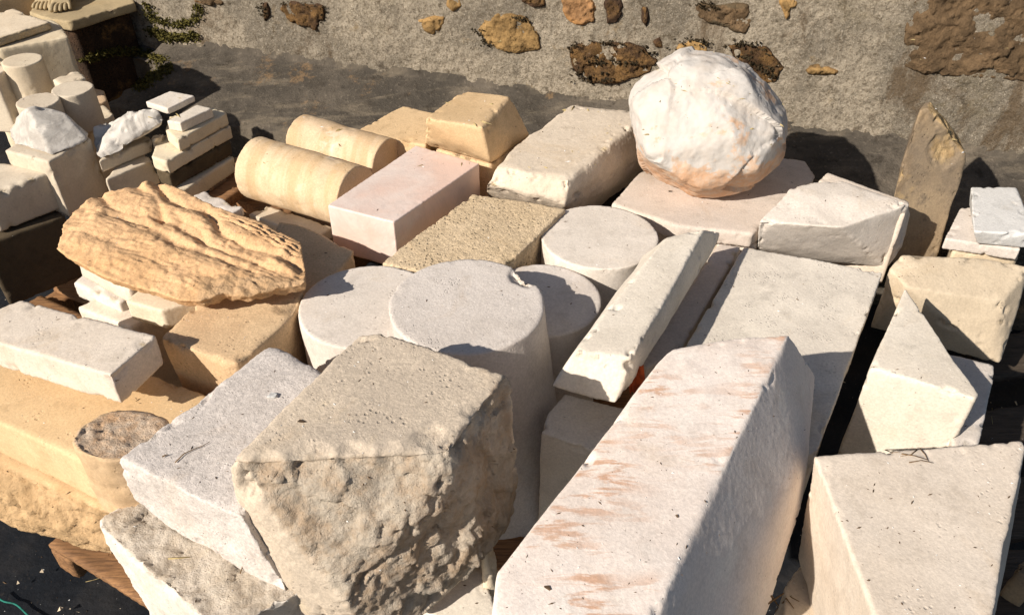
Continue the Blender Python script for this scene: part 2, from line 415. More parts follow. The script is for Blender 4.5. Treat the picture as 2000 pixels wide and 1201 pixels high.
M['leaf'] = flat('dead_leaf', (.38, .07, .018), .6); M['cord'] = flat('green_cord', (.015, .17, .13), .7)
M['chipw'] = flat('white_chip', (.72, .72, .70))
M['statue'] = mk_stone('statue_stone', (.44, .35, .22), (.34, .27, .17), pits=.3, rcol=(.4, .3, .2))

# ------------------------------------------------------------------ setting
GZ = -.14
def grid(nx, ny, fn):
    V = []; Fc = []
    for j in range(ny+1):
        for i in range(nx+1): V.append(fn(i/nx, j/ny))
    for j in range(ny):
        for i in range(nx):
            a = j*(nx+1)+i; Fc.append((a, a+1, a+nx+2, a+nx+1))
    return np.array(V, float), Fc
V, Fc = grid(220, 200, lambda u, v: (-5+10*u, -1.5+8*v, GZ))
V[:, 2] += .018*fbm(V*np.array([3.5, 3.5, 1]), 4) + .010*np.abs(perlin(V*np.array([9, 3, 1])))
V[:, 2] -= .01
g = mesh_obj('ground', V, Fc, M['membrane'], localize=False); tag(g, kind='structure')
V, Fc = grid(8, 8, lambda u, v: (-200+400*u, -200+400*v, GZ-.06))
g = mesh_obj('yard_ground', V, Fc, M['ledge'], localize=False); tag(g, kind='structure')

# wall foot line and directions
A0 = at(300, 85, .30); A1 = at(2000, 318, .30)
wd = (A1-A0)[:2]; wd = np.append(wd/np.linalg.norm(wd), 0); wn = np.array([wd[1], -wd[0], 0])   # wn points at the camera
if wn[1] > 0: wn = -wn
WALL_L = -1.9; WALL_R = 4.6; WALL_H = 1.5
def wall_pt(s, t, out=0): return A0 + wd*s + np.array([0, 0, t]) + wn*out
wall = empty('stone_wall', tuple(wall_pt(1.2, -.4)))
tag(wall, 'rough mortared rubble wall with ochre and dark stones running behind all the blocks', 'wall')
V, Fc = grid(560, 150, lambda u, v: wall_pt(WALL_L+(WALL_R-WALL_L)*u, -.06+(WALL_H+.06)*v))
dsp = .007*fbm(V*2.3, 3) + .008*fbm(V*9, 3) + .009*fbm(V*30+4, 4, .65) - .005
V = V + wn*dsp[:, None]
o = mesh_obj('mortar_face', V, Fc, M['wall'], parent=wall)
cs = [wall_pt(s, t, d) for d in (-.03, -.45) for s, t in ((WALL_L, -.44), (WALL_R, -.44), (WALL_R, WALL_H-.002), (WALL_L, WALL_H-.002))]
o = mesh_obj('wall_core', cs, [(0, 1, 2, 3), (7, 6, 5, 4), (0, 4, 5, 1), (1, 5, 6, 2), (2, 6, 7, 3), (3, 7, 4, 0)], M['wall'], parent=wall, smooth=False)
def wall_stone(poly, mat, out=.02, vox=.007, rough=.022, label=None):
    P = [atp(x, y, A0, wn) for x, y in poly]
    c = np.mean(P, axis=0)
    pts = [c+(p-c)*1.0-wn*.05 for p in P] + [c+(p-c)*.99+wn*out*.35 for p in P] + [c+(p-c)*.80+wn*out for p in P]
    o = stone('rubble_stone', None, None, np.array(pts), mat, vox=vox, k=.008, chip=.012, warp=.010, warps=14, rough=[(wn, rough, 16)], parent=wall)
    if label: o['label'] = label
    return o
def blob(cx, cy, rx, ry, n=9, sd=1, jit=.22):
    r = random.Random(sd)
    return [(cx+rx*cos(2*pi*i/n)*(1+r.uniform(-jit, jit)), cy+ry*sin(2*pi*i/n)*(1+r.uniform(-jit, jit))) for i in range(n)]
WS = [([(1772, -40), (1768, 60), (1762, 132), (1800, 144), (1905, 157), (2010, 160), (2060, 150), (2070, -40)], 'wstone_brown', .016),
      ([(932, 60), (942, 36), (985, 22), (1030, 36), (1050, 62), (1058, 100), (1010, 104), (960, 96)], 'wstone_ochre', .026),
      ([(1096, 0), (1104, -14), (1150, -12), (1164, 14), (1160, 40), (1140, 54), (1112, 48), (1097, 25)], 'wstone_orange', .035),
      ([(1178, 10), (1190, -8), (1212, 0), (1218, 24), (1206, 44), (1186, 46)], 'wstone_dark', .02),
      ([(1110, 95), (1130, 82), (1200, 80), (1250, 88), (1285, 118), (1270, 145), (1200, 165), (1140, 160), (1114, 130)], 'wstone_dark', .022),
      ([(1356, 14), (1370, 5), (1465, 10), (1470, 40), (1456, 68), (1430, 62), (1365, 40)], 'wstone_brown', .022),
      ([(1253, 10), (1266, 8), (1270, 30), (1262, 58), (1253, 40)], 'wstone_dark', .014),
      ([(1521, -4), (1556, -6), (1558, 14), (1535, 40), (1526, 22)], 'wstone_ochre', .018),
      ([(1274, 78), (1288, 73), (1300, 84), (1296, 97), (1280, 94)], 'wstone_dark', .014),
      ([(1318, 90), (1350, 76), (1380, 84), (1385, 110), (1320, 110)], 'wstone_ochre', .018),
      ([(1420, 88), (1460, 80), (1500, 92), (1534, 132), (1516, 160), (1490, 166), (1440, 140)], 'wstone_dark', .02),
      ([(1570, 132), (1600, 126), (1640, 140), (1632, 152), (1580, 150)], 'wstone_ochre', .006),
      ([(543, 12), (565, 2), (600, 8), (632, 10), (632, 40), (618, 62), (590, 54), (560, 40)], 'wstone_dark', .018),
      ([(511, 8), (524, 3), (528, 30), (516, 44)], 'wstone_dark', .012),
      ([(814, 40), (845, 31), (868, 34), (868, 56), (846, 70), (828, 60)], 'wstone_ochre', .014),
      ([(871, -12), (900, -10), (902, 14), (884, 22), (872, 12)], 'wstone_ochre', .014),
      ([(1012, -14), (1064, -14), (1064, 12), (1040, 15), (1014, 6)], 'wstone_dark', .016),
      ([(370, -10), (430, -12), (440, 8), (420, 14), (380, 8)], 'wstone_brown', .012),
      ([(700, -30), (790, -30), (790, -6), (720, -4)], 'wstone_brown', .02),
      ([(1190, -60), (1420, -70), (1430, -22), (1210, -24)], 'wstone_ochre', .02),
      ([(1500, -70), (1700, -70), (1700, -24), (1520, -28)], 'wstone_brown', .02)]
for p, m, ot in WS: wall_stone(p, M[m], min(.014, .006+ot*.35))
# more courses above the picture's edge, so the wall goes on
r_ = random.Random(5)
for i in range(26):
    s_ = -1.6 + 6*r_.random(); t_ = .72+.7*r_.random(); c = wall_pt(s_, t_); a, b = .05+.07*r_.random(), .03+.04*r_.random()
    pts = []
    for kx in range(8):
        q = 2*pi*kx/8; e = c + wd*a*cos(q)*(1+.2*r_.random()) + np.array([0, 0, b*sin(q)*(1+.2*r_.random())])
        pts += [e-wn*.05, e+wn*.012]
    stone('rubble_stone', None, None, np.array(pts), M[r_.choice(['wstone_brown', 'wstone_ochre'])], vox=.014, k=.02, parent=wall)

# sloping concrete apron at the foot of the wall
APW = float(np.dot(at(560, 262, .17)-A0, wn))
prof = [(-.02, .04), (.0, .01), (.25, -.03), (.5, -.065), (.75, -.09), (.93, -.115), (.985, -.135), (1.0, -.18), (1.0, -.30), (.99, -.5)]
def prof_at(t):
    for (a, za), (b, zb) in zip(prof[:-1], prof[1:]):
        if a <= t <= b and b > a: return za+(zb-za)*(t-a)/(b-a)
    return prof[-1][1]
def lip(u, v):
    x = v*(len(prof)-1); i = min(int(x), len(prof)-2); f = x-i
    a, b = prof[i], prof[i+1]; t = a[0]+(b[0]-a[0])*f; z = a[1]+(b[1]-a[1])*f
    s0 = .02+.10*sstep(0, .5, t)-.10*sstep(.6, 1.0, t) + .02*sin(t*23)
    if u < .004: return wall_pt(s0, -.5, t*APW)           # skirt down into the hollow
    return wall_pt(s0+(4.6-s0)*(u-.004)/.996, z, t*APW)
V, Fc = grid(420, 90, lip)
V[:, 2] += .012*fbm(V*3, 4) + .003*fbm(V*25, 3)
g = mesh_obj('concrete_apron', V, Fc, M['ledge'], localize=False); tag(g, kind='structure')

def kerb(u, v):
    s_ = WALL_L+(.08-WALL_L)*u; tt = -.02+.15*v if v < .7 else .085+.02*sin(u*31)
    z = -.02-.05*v if v < .7 else -.055-(v-.7)*1.6
    return wall_pt(s_, z, tt-.10*(1-u)*0)
V, Fc = grid(160, 40, kerb)
V[:, 2] += .014*fbm(V*7, 4) + .006*fbm(V*30, 3)
g = mesh_obj('earth_bank', V, Fc, M['ledge'], localize=False); tag(g, kind='structure')

# ------------------------------------------------------------------ pallets under the stones
def plank(name, P0, P1, wdt, th, mat, parent=None, vox=.012, up=(0, 0, 1)):
    P0 = np.array(P0, float); P1 = np.array(P1, float); d = P1-P0; d /= np.linalg.norm(d); up = np.array(up, float)
    s = np.cross(d, up); s /= np.linalg.norm(s)
    pts = [P+s*sg*wdt/2+up*z for P in (P0, P1) for sg in (-1, 1) for z in (0, -th)]
    return stone(name, None, None, np.array(pts), mat, vox=vox, k=.004, chip=.004, chipw=.008, warp=.002, warps=3, parent=parent)
d28 = np.array([cos(radians(-29)), sin(radians(-29)), 0]); n28 = np.array([-d28[1], d28[0], 0])
def pallet(px0, zt, L, n, label, spacing=.16, wdt=.115):
    P = at(px0[0], px0[1], zt)
    e = empty('wooden_pallet', tuple(P)); tag(e, label, 'pallet', 'wooden pallets under the stones')
    for i in range(n):
        a = P + n28*(i*spacing+wdt/2); plank('deck_board', a, a+d28*L, wdt, .022, M['wood'], e)
    for kx in (.03, L/2, L-.05):
        a = P + d28*kx - np.array([0, 0, .0235]); plank('stringer', a, a+n28*(spacing*n), .08, .08, M['wood'], e)
    return e
pallet((92, 1062), .03, 1.15, 8, 'reddish wooden pallet under the yellow block at the lower left')
pallet((20, 610), .03, .80, 7, 'wooden pallet under the stack of tiles at the upper left')

# ------------------------------------------------------------------ the stones
def S(label, top, z, h, mat, name='stone_block', cat='stone block', drop=(0, 0), taper=1.0, pts=None, **kw):
    P = box(top, z, h, drop, taper) if pts is None else np.array([at(*p) for p in pts])
    return stone(name, label, cat, P, M[mat], **kw)
def CY(label, cx, cy, rx, z, h, mat, lean=(0, 0), **kw):
    c = at(cx, cy, z); e = at(cx+rx, cy, z); r = e[0]-c[0]
    seg = 56; pts = []
    for i in range(seg):
        a = 2*pi*i/seg; q = c+np.array([r*cos(a), r*sin(a), 0]); pts += [q, q+np.array([lean[0], lean[1], -h])]
    kw.setdefault('k', .004); kw.setdefault('chip', .0025); kw.setdefault('nick', 1); kw.setdefault('warp', .0015)
    return stone('stone_cylinder', label, 'stone cylinder', np.array(pts), M[mat], **kw)

# A: grey rough block, foreground
zA = .72
ptsA = [at(440, 903, zA), at(700, 652, zA), at(745, 648, zA), at(992, 726, zA), at(1003, 752, zA-.03), at(890, 882, zA)]
NR = at(890, 882, zA); FR = at(1000, 735, zA); NL = at(440, 903, zA); FL = at(715, 648, zA)
ptsA += [at(882, 1168, .33), at(830, 1210, .30), at(690, 1200, .42), at(485, 1085, .40), at(520, 1135, .36), at(600, 1215, .33), at(1018, 900, .50), at(985, 1060, .38),
         FL+np.array([-.02, .02, -.30]), FR+np.array([.01, .02, -.36])]
nfront = np.cross(at(882, 1168, .33)-NR, at(690, 1200, .42)-NR); nfront /= np.linalg.norm(nfront)
if nfront[1] > 0: nfront = -nfront
nright = np.cross(at(985, 1060, .38)-NR, FR-NR); nright /= np.linalg.norm(nright)
if nright[0] < 0: nright = -nright
stone('stone_block', 'large grey buff block with a broken rusty brown front face, foreground centre', 'stone block', np.array(ptsA), M['grey'], vox=.0055, k=.014, chip=.016, chipw=.02,
      rough=[(nfront, .026, 8), (nright, .010, 14)], warp=.004, grain=.0014, dents=[(at(835, 872, zA), .045, .014), (at(520, 902, zA), .030, .012), (at(600, 897, zA), .045, .010), (at(690, 893, zA), .035, .013), (at(760, 890, zA), .03, .009), (at(940, 800, zA), .03, .01), (at(905, 860, zA), .035, .012)])
# B: dressed white block left of it
S('pale grey white block with hammered top, under the left side of the grey block', None, 0, 0, 'hammered',
  pts=[(229, 893, .60), (292, 845, .60), (450, 733, .60), (520, 676, .60), (545, 676, .60), (640, 728, .60), (470, 1012, .60), (400, 985, .60),
       (228, 905, .585), (320, 1030, .43), (256, 980, .47), (505, 1135, .41), (560, 1165, .41), (640, 790, .42), (540, 720, .42)],
  vox=.0055, k=.014, chip=.014, chipw=.02, grain=.0016, dents=[(at(290, 850, .6), .02, .006)])
# C/D: low pale stone with crumbling top
S('pale stone with crumbling pitted top at the bottom edge below the hammered white block', None, 0, 0, 'whitetex',
  pts=[(188, 1030, .42), (196, 1005, .42), (222, 990, .42), (300, 960, .42), (600, 1060, .42), (640, 1130, .42), (560, 1180, .42), (470, 1215, .42), (430, 1240, .42), (288, 1110, .42),
       (244, 1140, .235), (322, 1203, .19), (350, 1290, .10), (470, 1250, .2), (640, 1200, .2), (240, 1000, .22)],
  vox=.0055, k=.02, chip=.018, chipw=.03, rough=[((0, 0, 1), .014, 20)], grain=.002)
# E: brown crusted drum
cE = at(240, 845, .55); rE = (at(334, 845, .55)-cE)[0]
pts = []
for i in range(40):
    a = 2*pi*i/40; q = cE+np.array([rE*cos(a), rE*.9*sin(a), .018*cos(a+2.2)]); pts += [q, q+np.array([0, .0, -.19])]
stone('stone_cylinder', 'short ochre drum with a dark brown crusted top beside the big yellow block', 'stone cylinder', np.array(pts), M['brownrough'], vox=.006, k=.02, chip=.004,
      chipw=.02, rough=[((0, 0, 1), .013, 15)], warp=.003)
# F1, F2: yellow blocks lower left
S('big yellow block under the pale slab at the left edge', [(-60, 800), (146, 892), (240, 935), (420, 775), (310, 735), (-20, 640)], .40, .14, 'yellow', vox=.007, k=.012, chip=.01)
S('lower yellow block with a rough pecked bottom edge, lying on the wooden pallet', None, 0, 0, 'yellow',
  pts=[(-60, 885, .258), (200, 1005, .258), (260, 1010, .258), (330, 900, .258), (100, 800, .258), (-60, 780, .258), (-60, 945, .20), (215, 1060, .18), (-60, 1005, .075), (110, 1062, .06), (222, 1092, .06), (300, 1020, .06), (100, 900, .06)],
  vox=.007, k=.02, chip=.014, rough=[((-.25, -1, -.2), .012, 20), ((-.4, -.9, .6), .006, 20)])
# G: pale slab
S('smooth pale cream slab lying across the yellow block at the left edge', [(42, 586), (305, 655), (215, 733), (-110, 640)], .56, .086, 'pale', vox=.006, k=.006, chip=.008, name='stone_slab', cat='stone slab')
# H, H2: tan blocks
S('tan sandstone block in front of the ochre carved slab', [(309, 660), (452, 712), (470, 708), (576, 613), (596, 570), (470, 530), (440, 540)], .50, .26, 'tan', vox=.006, k=.018, chip=.014, drop=(0.0, -.0), taper=.93,
  dents=[(at(560, 600, .5), .03, .010)])
S('tan block partly hidden behind the right end of the carved slab', [(545, 430), (600, 440), (693, 490), (612, 592), (480, 540)], .46, .3, 'tan', vox=.007, k=.014, chip=.012)
# J blocks under the carved slab
S('small pale block propping up the left end of the carved slab', [(150, 505), (235, 545), (250, 560), (285, 540), (190, 490)], .50, .055, 'pale', vox=.006, k=.012, drop=(.0, -.01))
S('small pale block lowest of two under the left end of the carved slab', [(142, 552), (232, 592), (300, 560), (190, 510)], .43, .05, 'white', vox=.006, k=.006)
S('small cream block with a sunlit end poking out from under the carved slab', [(246, 588), (315, 607), (388, 584), (320, 560), (272, 566)], .50, .06, 'cream', vox=.006, k=.004, chip=.004, drop=(0, 0))
S('pale block buried below the small blocks beside the carved slab', [(150, 600), (255, 640), (330, 600), (230, 560)], .40, .3, 'pale', vox=.01, k=.006)
# I: carved ochre slab
poly = [(110, 487), (124, 436), (146, 410), (176, 388), (203, 374), (228, 372), (252, 364), (298, 349), (333, 361), (379, 383), (417, 400), (455, 415), (500, 429), (542, 450), (587, 471), (594, 512), (598, 556), (545, 562), (479, 577), (437, 572), (392, 587), (350, 585), (292, 566), (208, 543), (135, 504)]
zI = lambda x, y: .585 + .035*math.exp(-((x-250)/130)**2)
def carve():
    bm = bmesh.new()
    T = [at(x, y, .575+.00012*(560-y)) for x, y in poly]
    Tn = [bm.verts.new(p) for p in T]
    c = np.mean(T, axis=0)
    Bn = [bm.verts.new(c+(p-c)*.965+np.array([0, .012, -.036])) for p in T]
    n = len(poly)
    bm.faces.new(Tn); bm.faces.new(Bn[::-1])
    for i in range(n): bm.faces.new((Tn[i], Bn[i], Bn[(i+1) % n], Tn[(i+1) % n]))
    bmesh.ops.triangulate(bm, faces=bm.faces); bmesh.ops.recalc_face_normals(bm, faces=bm.faces)
    me = bpy.data.meshes.new('c'); bm.to_mesh(me); bm.free()
    V, Fs = remesh(me, .0042)
    X, Y = topix(V)
    Ppoly = np.array(poly, float)
    d = np.full(len(V), 1e9)
    def segd(a, b):
        ab = b-a; t = np.clip(((X-a[0])*ab[0]+(Y-a[1])*ab[1])/(ab@ab), 0, 1)
        return np.hypot(X-a[0]-t*ab[0], Y-a[1]-t*ab[1]), ((X-a[0])*ab[1]-(Y-a[1])*ab[0])/np.linalg.norm(ab)
    for i in range(len(poly)):
        dd, _ = segd(Ppoly[i], Ppoly[(i+1) % len(poly)]); d = np.minimum(d, dd)
    ztop = .575+.00012*(560-Y)
    topw = sstep(-.03, -.006, V[:, 2]-ztop)
    h = .016*sstep(0, 50, d)*(1+.25*perlin(V*6))           # domed body
    G = [[(196, 378), (221, 408), (246, 419), (292, 427), (317, 431)], [(262, 358), (300, 383), (314, 408), (319, 431)],
         [(303, 350), (329, 387), (362, 404), (400, 408), (421, 429), (433, 458), (479, 483), (542, 500), (592, 521)],
         [(319, 431), (350, 446), (385, 466), (410, 482), (450, 497), (521, 525), (583, 540)],
         [(342, 421), (362, 440), (387, 452), (404, 469), (450, 484), (521, 512)],
         [(212, 424), (233, 427), (283, 442), (312, 458), (346, 479), (396, 496), (458, 521), (500, 536)],
         [(150, 455), (200, 470), (270, 500), (340, 530), (420, 548)]]
    wv = 4*perlin(V*16)
    for gi, gl in enumerate(G):
        dm = np.full(len(V), 1e9); sg = np.zeros(len(V))
        for a, b in zip(gl[:-1], gl[1:]):
            dd, s_ = segd(np.array(a, float), np.array(b, float)); m = dd < dm; dm = np.where(m, dd, dm); sg = np.where(m, s_, sg)
        dm = np.abs(dm+wv*.5); A = [.016, .014, .024, .020, .012, .020, .007][gi]
        # steep on the far side, rolling on the near side
        wdt = np.where(sg > 0, 7, 15)
        h = h - .72*A*np.exp(-(dm/wdt)**1.25) + A*.25*np.exp(-((dm-20)/13)**2)*(sg <= 0)
    comb = sstep(420, 440, X)*sstep(-12, 4, (X-421)*.52-(Y-429)-8)
    comb2 = sstep(330, 520, X)*sstep(505, 540, Y)
    u = (X*.42-Y)*.95
    h = h + (.0055*np.sin(u*2*pi/9.0+4*perlin(V*25)))*np.clip(comb+.3*comb2, 0, 1)*sstep(3, 16, d)
    rip = ridged(np.stack([(X+Y*.3)/70, (Y-.36*X)/9+1.5*perlin(V*5), 0*X], 1), 3)
    h = h + .004*(rip-.6)*sstep(5, 20, d)
    h = h + .005*fbm(V*22, 4, .6)+.0016*fbm(V*80, 2)+.003*facets(V*30)
    side = 1-topw
    V = V + np.array([0, 0, 1.])*(h*topw)[:, None]
    c = V.mean(0); rad = (V-c)*np.array([1, 1, 0]); rad /= np.linalg.norm(rad, axis=1)[:, None]+1e-9
    brk = sstep(360, 420, X)*sstep(530, 560, Y)
    V = V + rad*((.006+.010*brk)*(ridged(V*30, 4)-.6)*np.clip(side+.4, 0, 1)*sstep(25, 8, d))[:, None] + np.array([0, 0, 1.])*(brk*.010*(ridged(V*26, 4)-.6))[:, None]
    o = mesh_obj('carved_stone', V, Fs, M['ochre'], attrs={'rough': brk*.9, 'edge': 0*X})
    tag(o, 'ochre slab carved with flowing folds like drapery, resting on small blocks', 'carved stone')
carve()

# K: left stack
S('large dull cream block at the left edge under the marble lumps', [(-70, 330), (-20, 312), (14, 318), (100, 336), (-30, 384), (-120, 370)], .50, .13, 'creamdull', vox=.008, k=.005)
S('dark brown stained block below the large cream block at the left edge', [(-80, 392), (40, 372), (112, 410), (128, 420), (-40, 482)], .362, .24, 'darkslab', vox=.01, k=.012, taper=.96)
S('square cream block carrying the angular marble lump', [(8, 294), (29, 287), (60, 262), (150, 245), (178, 271), (94, 316)], .55, .20, 'creamdull', vox=.007, k=.004)
S('upper of two cream slabs under the veined marble lump', [(192, 316), (215, 285), (262, 262), (290, 268), (296, 273)], .50, .042, 'creamdull', vox=.006, k=.004, name='stone_slab', cat='stone slab')
S('lower of two cream slabs under the veined marble lump', [(203, 353), (230, 320), (275, 300), (300, 311)], .455, .09, 'creamdull', vox=.006, k=.004, name='stone_slab', cat='stone slab')
S('angular white marble lump with a sawn face speckled grey', None, 0, 0, 'wmarble', name='marble_lump', cat='marble',
  pts=[(16, 250, .58), (32, 225, .61), (50, 210, .66), (68, 206, .66), (100, 212, .64), (128, 221, .63), (176, 263, .56), (172, 272, .56), (160, 282, .552), (101, 305, .552), (26, 284, .552), (18, 270, .552), (60, 222, .65), (60, 230, .56), (120, 230, .555)],
  vox=.006, k=.010, chip=.006, warp=.006, rough=[((-1, -.6, .3), .006, 10)])
S('rounded veined marble lump tapering to the left, on the two cream slabs', None, 0, 0, 'wmarble', name='marble_lump', cat='marble',
  pts=[(170, 252, .53), (212, 228, .57), (255, 208, .62), (272, 205, .63), (300, 208, .62), (322, 222, .60), (326, 236, .58), (320, 254, .54), (290, 268, .51), (240, 300, .51), (195, 315, .505), (178, 290, .515), (230, 240, .59), (250, 240, .50), (300, 230, .50)],
  vox=.006, k=.03, chip=.01, warp=.012, warps=9, rough=[((0, 0, 1), .012, 12)])
TG = 'stone tiles piled in the stepped stack'
S('topmost small white tile of the stepped stack', [(284, 199), (333, 178), (380, 187), (327, 213)], .60, .021, 'white', vox=.005, k=.003, chip=.001, warp=.001, name='stone_tile', cat='stone tile', group=TG)
S('second white tile of the stepped stack, half sunlit', [(325, 236), (385, 204), (414, 211), (352, 240)], .578, .034, 'white', vox=.005, k=.003, chip=.001, warp=.001, name='stone_tile', cat='stone tile', group=TG)
S('third tile of the stepped stack, cream with a stepped left end', [(323, 254), (346, 274), (443, 221), (425, 208), (330, 226)], .543, .044, 'creamdull', vox=.006, k=.003, name='stone_tile', cat='stone tile', group=TG)
S('small upright cream piece leaning against the left of the stepped stack', [(294, 268), (316, 258), (320, 262), (300, 273)], .52, .06, 'creamdull', vox=.005, k=.003, name='stone_tile', cat='stone tile')
S('long cream slab fourth from the top of the stepped stack', [(295, 306), (324, 316), (450, 246), (430, 232), (310, 262)], .498, .046, 'creamdull', vox=.006, k=.003, name='stone_slab', cat='stone slab', group=TG)
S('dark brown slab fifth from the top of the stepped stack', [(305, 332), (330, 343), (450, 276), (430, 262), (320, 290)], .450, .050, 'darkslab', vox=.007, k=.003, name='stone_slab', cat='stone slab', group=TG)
S('cream slab at the bottom of the stepped stack', [(330, 366), (352, 376), (457, 307), (440, 292), (340, 330)], .398, .055, 'creamdull', vox=.007, k=.003, name='stone_slab', cat='stone slab', group=TG)
plank('wooden_batten', at(385, 408, .33), at(500, 330, .33), .09, .04, M['wood']); tag(bpy.data.objects['wooden_batten'], 'reddish wooden batten under the bottom slab of the stepped stack', 'batten')
S('thin white slab lying between the stepped stack and the front half column', [(461, 309), (488, 284), (540, 296), (520, 330)], .36, .03, 'white', vox=.007, k=.003, name='stone_slab', cat='stone slab')
S('thin white slab behind the top edge of the carved slab', [(376, 383), (400, 372), (475, 405), (440, 425)], .40, .03, 'white', vox=.007, k=.003, name='stone_slab', cat='stone slab')
S('shaded tan slab lying under the front half column', [(485, 418), (521, 400), (650, 443), (612, 468)], .36, .04, 'creamdull', vox=.007, k=.004, name='stone_slab', cat='stone slab')
for i, (a, b, z_, lb) in enumerate([((420, 352), (560, 420), .24, 'red brown wooden batten in the gap below the front half column'), ((400, 330), (520, 300), .2, 'dark red wooden batten in the gap right of the stepped stack')]):
    o = plank('wooden_batten', at(*a, z_), at(*b, z_), .07, .05, M['wood']); tag(o, lb, 'batten')
# L: cylinders far left
LG = 'small upright stone cylinders at the upper left'
CY('tall cream cylinder in front of the big block at the upper left', 43, 117, 38, .62, .22, 'creamdull', vox=.006, k=.004, group=LG)
CY('low cream cylinder behind the angular marble lump', 74, 197, 40, .60, .14, 'creamdull', vox=.006, k=.004, group=LG)
CY('cream cylinder right of the low one, between the marble lumps', 141, 173, 39, .60, .14, 'creamdull', vox=.006, k=.004, group=LG)
S('upright cream block at the left edge beside the tall cylinder', [(-40, 128), (2, 124), (18, 134), (-10, 150), (-50, 148)], .60, .22, 'creamdull', vox=.008, k=.005)
S('thin pale slab with a broken edge between the cylinders and the big block', [(103, 156), (132, 141), (158, 139), (166, 152), (120, 170)], .58, .05, 'creamdull', vox=.007, k=.006, name='stone_slab', cat='stone slab')
S('small brown block behind the right hand cylinder of the upper left group', [(178, 178), (184, 172), (203, 177), (210, 196), (190, 205)], .45, .2, 'tan', vox=.007, k=.006)
S('low tan block on which the upper left cylinders stand', [(20, 250), (60, 190), (205, 205), (222, 222), (170, 262)], .44, .25, 'creamdull', vox=.01, k=.006)
# M: big block with overhanging moulded slab
S('big shaded cream block under a moulded slab in the upper left corner', [(-60, 95), (-40, 40), (96, 36), (122, 50), (134, 72), (0, 96)], .60, .50, 'creamdull', vox=.010, k=.02)
S('sunlit moulded slab capping the big block in the upper left corner', [(-60, 40), (25, 16), (98, 43), (-10, 77), (-70, 90)], .635, .032, 'cream', vox=.007, k=.006, rough=[((.5, -1, 0), .006, 25)], name='stone_slab', cat='stone slab')
S('yellow block behind the moulded slab at the top left corner', [(-60, -40), (56, -50), (66, -20), (-40, 0)], .56, .5, 'yellow', vox=.012, k=.01)
# statue on plinth
def statue():
    zP = .50
    pc = at(170, 15, zP)
    st = empty('statue', tuple(pc)); tag(st, 'weathered stone statue with bare feet on a low plinth at the top left corner', 'statue')
    P = [at(56, 24, zP), at(100, 38, zP), at(135, 43, zP), at(264, 5, zP), at(230, -45, zP), at(90, -25, zP)]
    pts = np.array(P+[p-np.array([0, 0, .045]) for p in P]); stone('plinth', None, None, pts, M['statue'], vox=.010, k=.008, parent=st)
    c = np.mean(P, axis=0); P2 = [c+(p-c)*.86 for p in P]
    pts = np.array([p-np.array([0, 0, .046]) for p in P2]+[p-np.array([0, 0, .60]) for p in P2]); stone('shade_dark_pedestal', None, None, pts, M['wstone_dark'], vox=.014, k=.01, parent=st)  # stands in for the dark recess under the plinth, shade put into its colour
    # one body: two feet with toes, shins, thighs, hips
    verts = []; edges = []; rad = []
    def add(p, r, par=None):
        verts.append(p); rad.append(r); i = len(verts)-1
        if par is not None: edges.append((par, i))
        return i
    def foot(heel_px, toe_px, hip, big):
        H = at(*heel_px, zP); T = at(*toe_px, zP); d = (T-H)*np.array([1, 1, 0]); L = .21; d /= np.linalg.norm(d); sd_ = np.array([d[1], -d[0], 0])
        ank = H + np.array([0, 0, .085]); knee = ank+np.array([0, .01, .36])+d*.04; hp = hip
        a0 = add(hp, .085); a1 = add((hp+knee)/2, .072, a0); k1 = add(knee, .052, a1); sh = add((knee*.6+ank*.4)-d*.015, .05, k1); an = add(ank, .032, sh)
        add(H+np.array([0, 0, .03])-d*.015, .028, an)
        m = add(H+d*.09+np.array([0, 0, .050]), .034, an); m2 = add(H+d*.145+np.array([0, 0, .032]), .030, m)
        for j in range(5):
            off = (j-2)*.017*big; ln = [.055, .060, .056, .048, .040][j]; r = [.013, .0095, .009, .0085, .008][j]
            b = add(H+d*.160+sd_*off+np.array([0, 0, .022]), r*1.1, m2)
            t1 = add(H+d*(.160+ln*.55)+sd_*off*1.12+np.array([0, 0, .021]), r, b)
            add(H+d*(.160+ln)+sd_*off*1.18+np.array([0, 0, .010]), r*.9, t1)
        return a0
    hipc = at(110, -10, zP)+np.array([.02, .05, .80])
    h0 = add(hipc, .13)
    h1 = add(hipc+np.array([0, .0, .22]), .12, h0); h2 = add(hipc+np.array([0, 0, .42]), .14, h1); add(hipc+np.array([0, 0, .58]), .05, h2)
    f1 = foot((112, -6), (84, 20), hipc+np.array([-.08, .02, -.04]), 1); f2 = foot((136, -2), (117, 30), hipc+np.array([.08, -.02, -.04]), -1)
    edges.append((h0, f1)); edges.append((h0, f2))
    me = bpy.data.meshes.new('figure'); me.from_pydata([tuple(np.array(v)-np.array(pc)) for v in verts], edges, [])
    o = bpy.data.objects.new('figure', me); COL.objects.link(o); o.parent = st
    sk = o.modifiers.new('s', 'SKIN'); sk.use_smooth_shade = True
    for i, r in enumerate(rad): me.skin_vertices[0].data[i].radius = (r, r)
    me.skin_vertices[0].data[0].use_root = True
    ss = o.modifiers.new('ss', 'SUBSURF'); ss.levels = 2; ss.render_levels = 2
    me.materials.append(M['statue'])
statue()

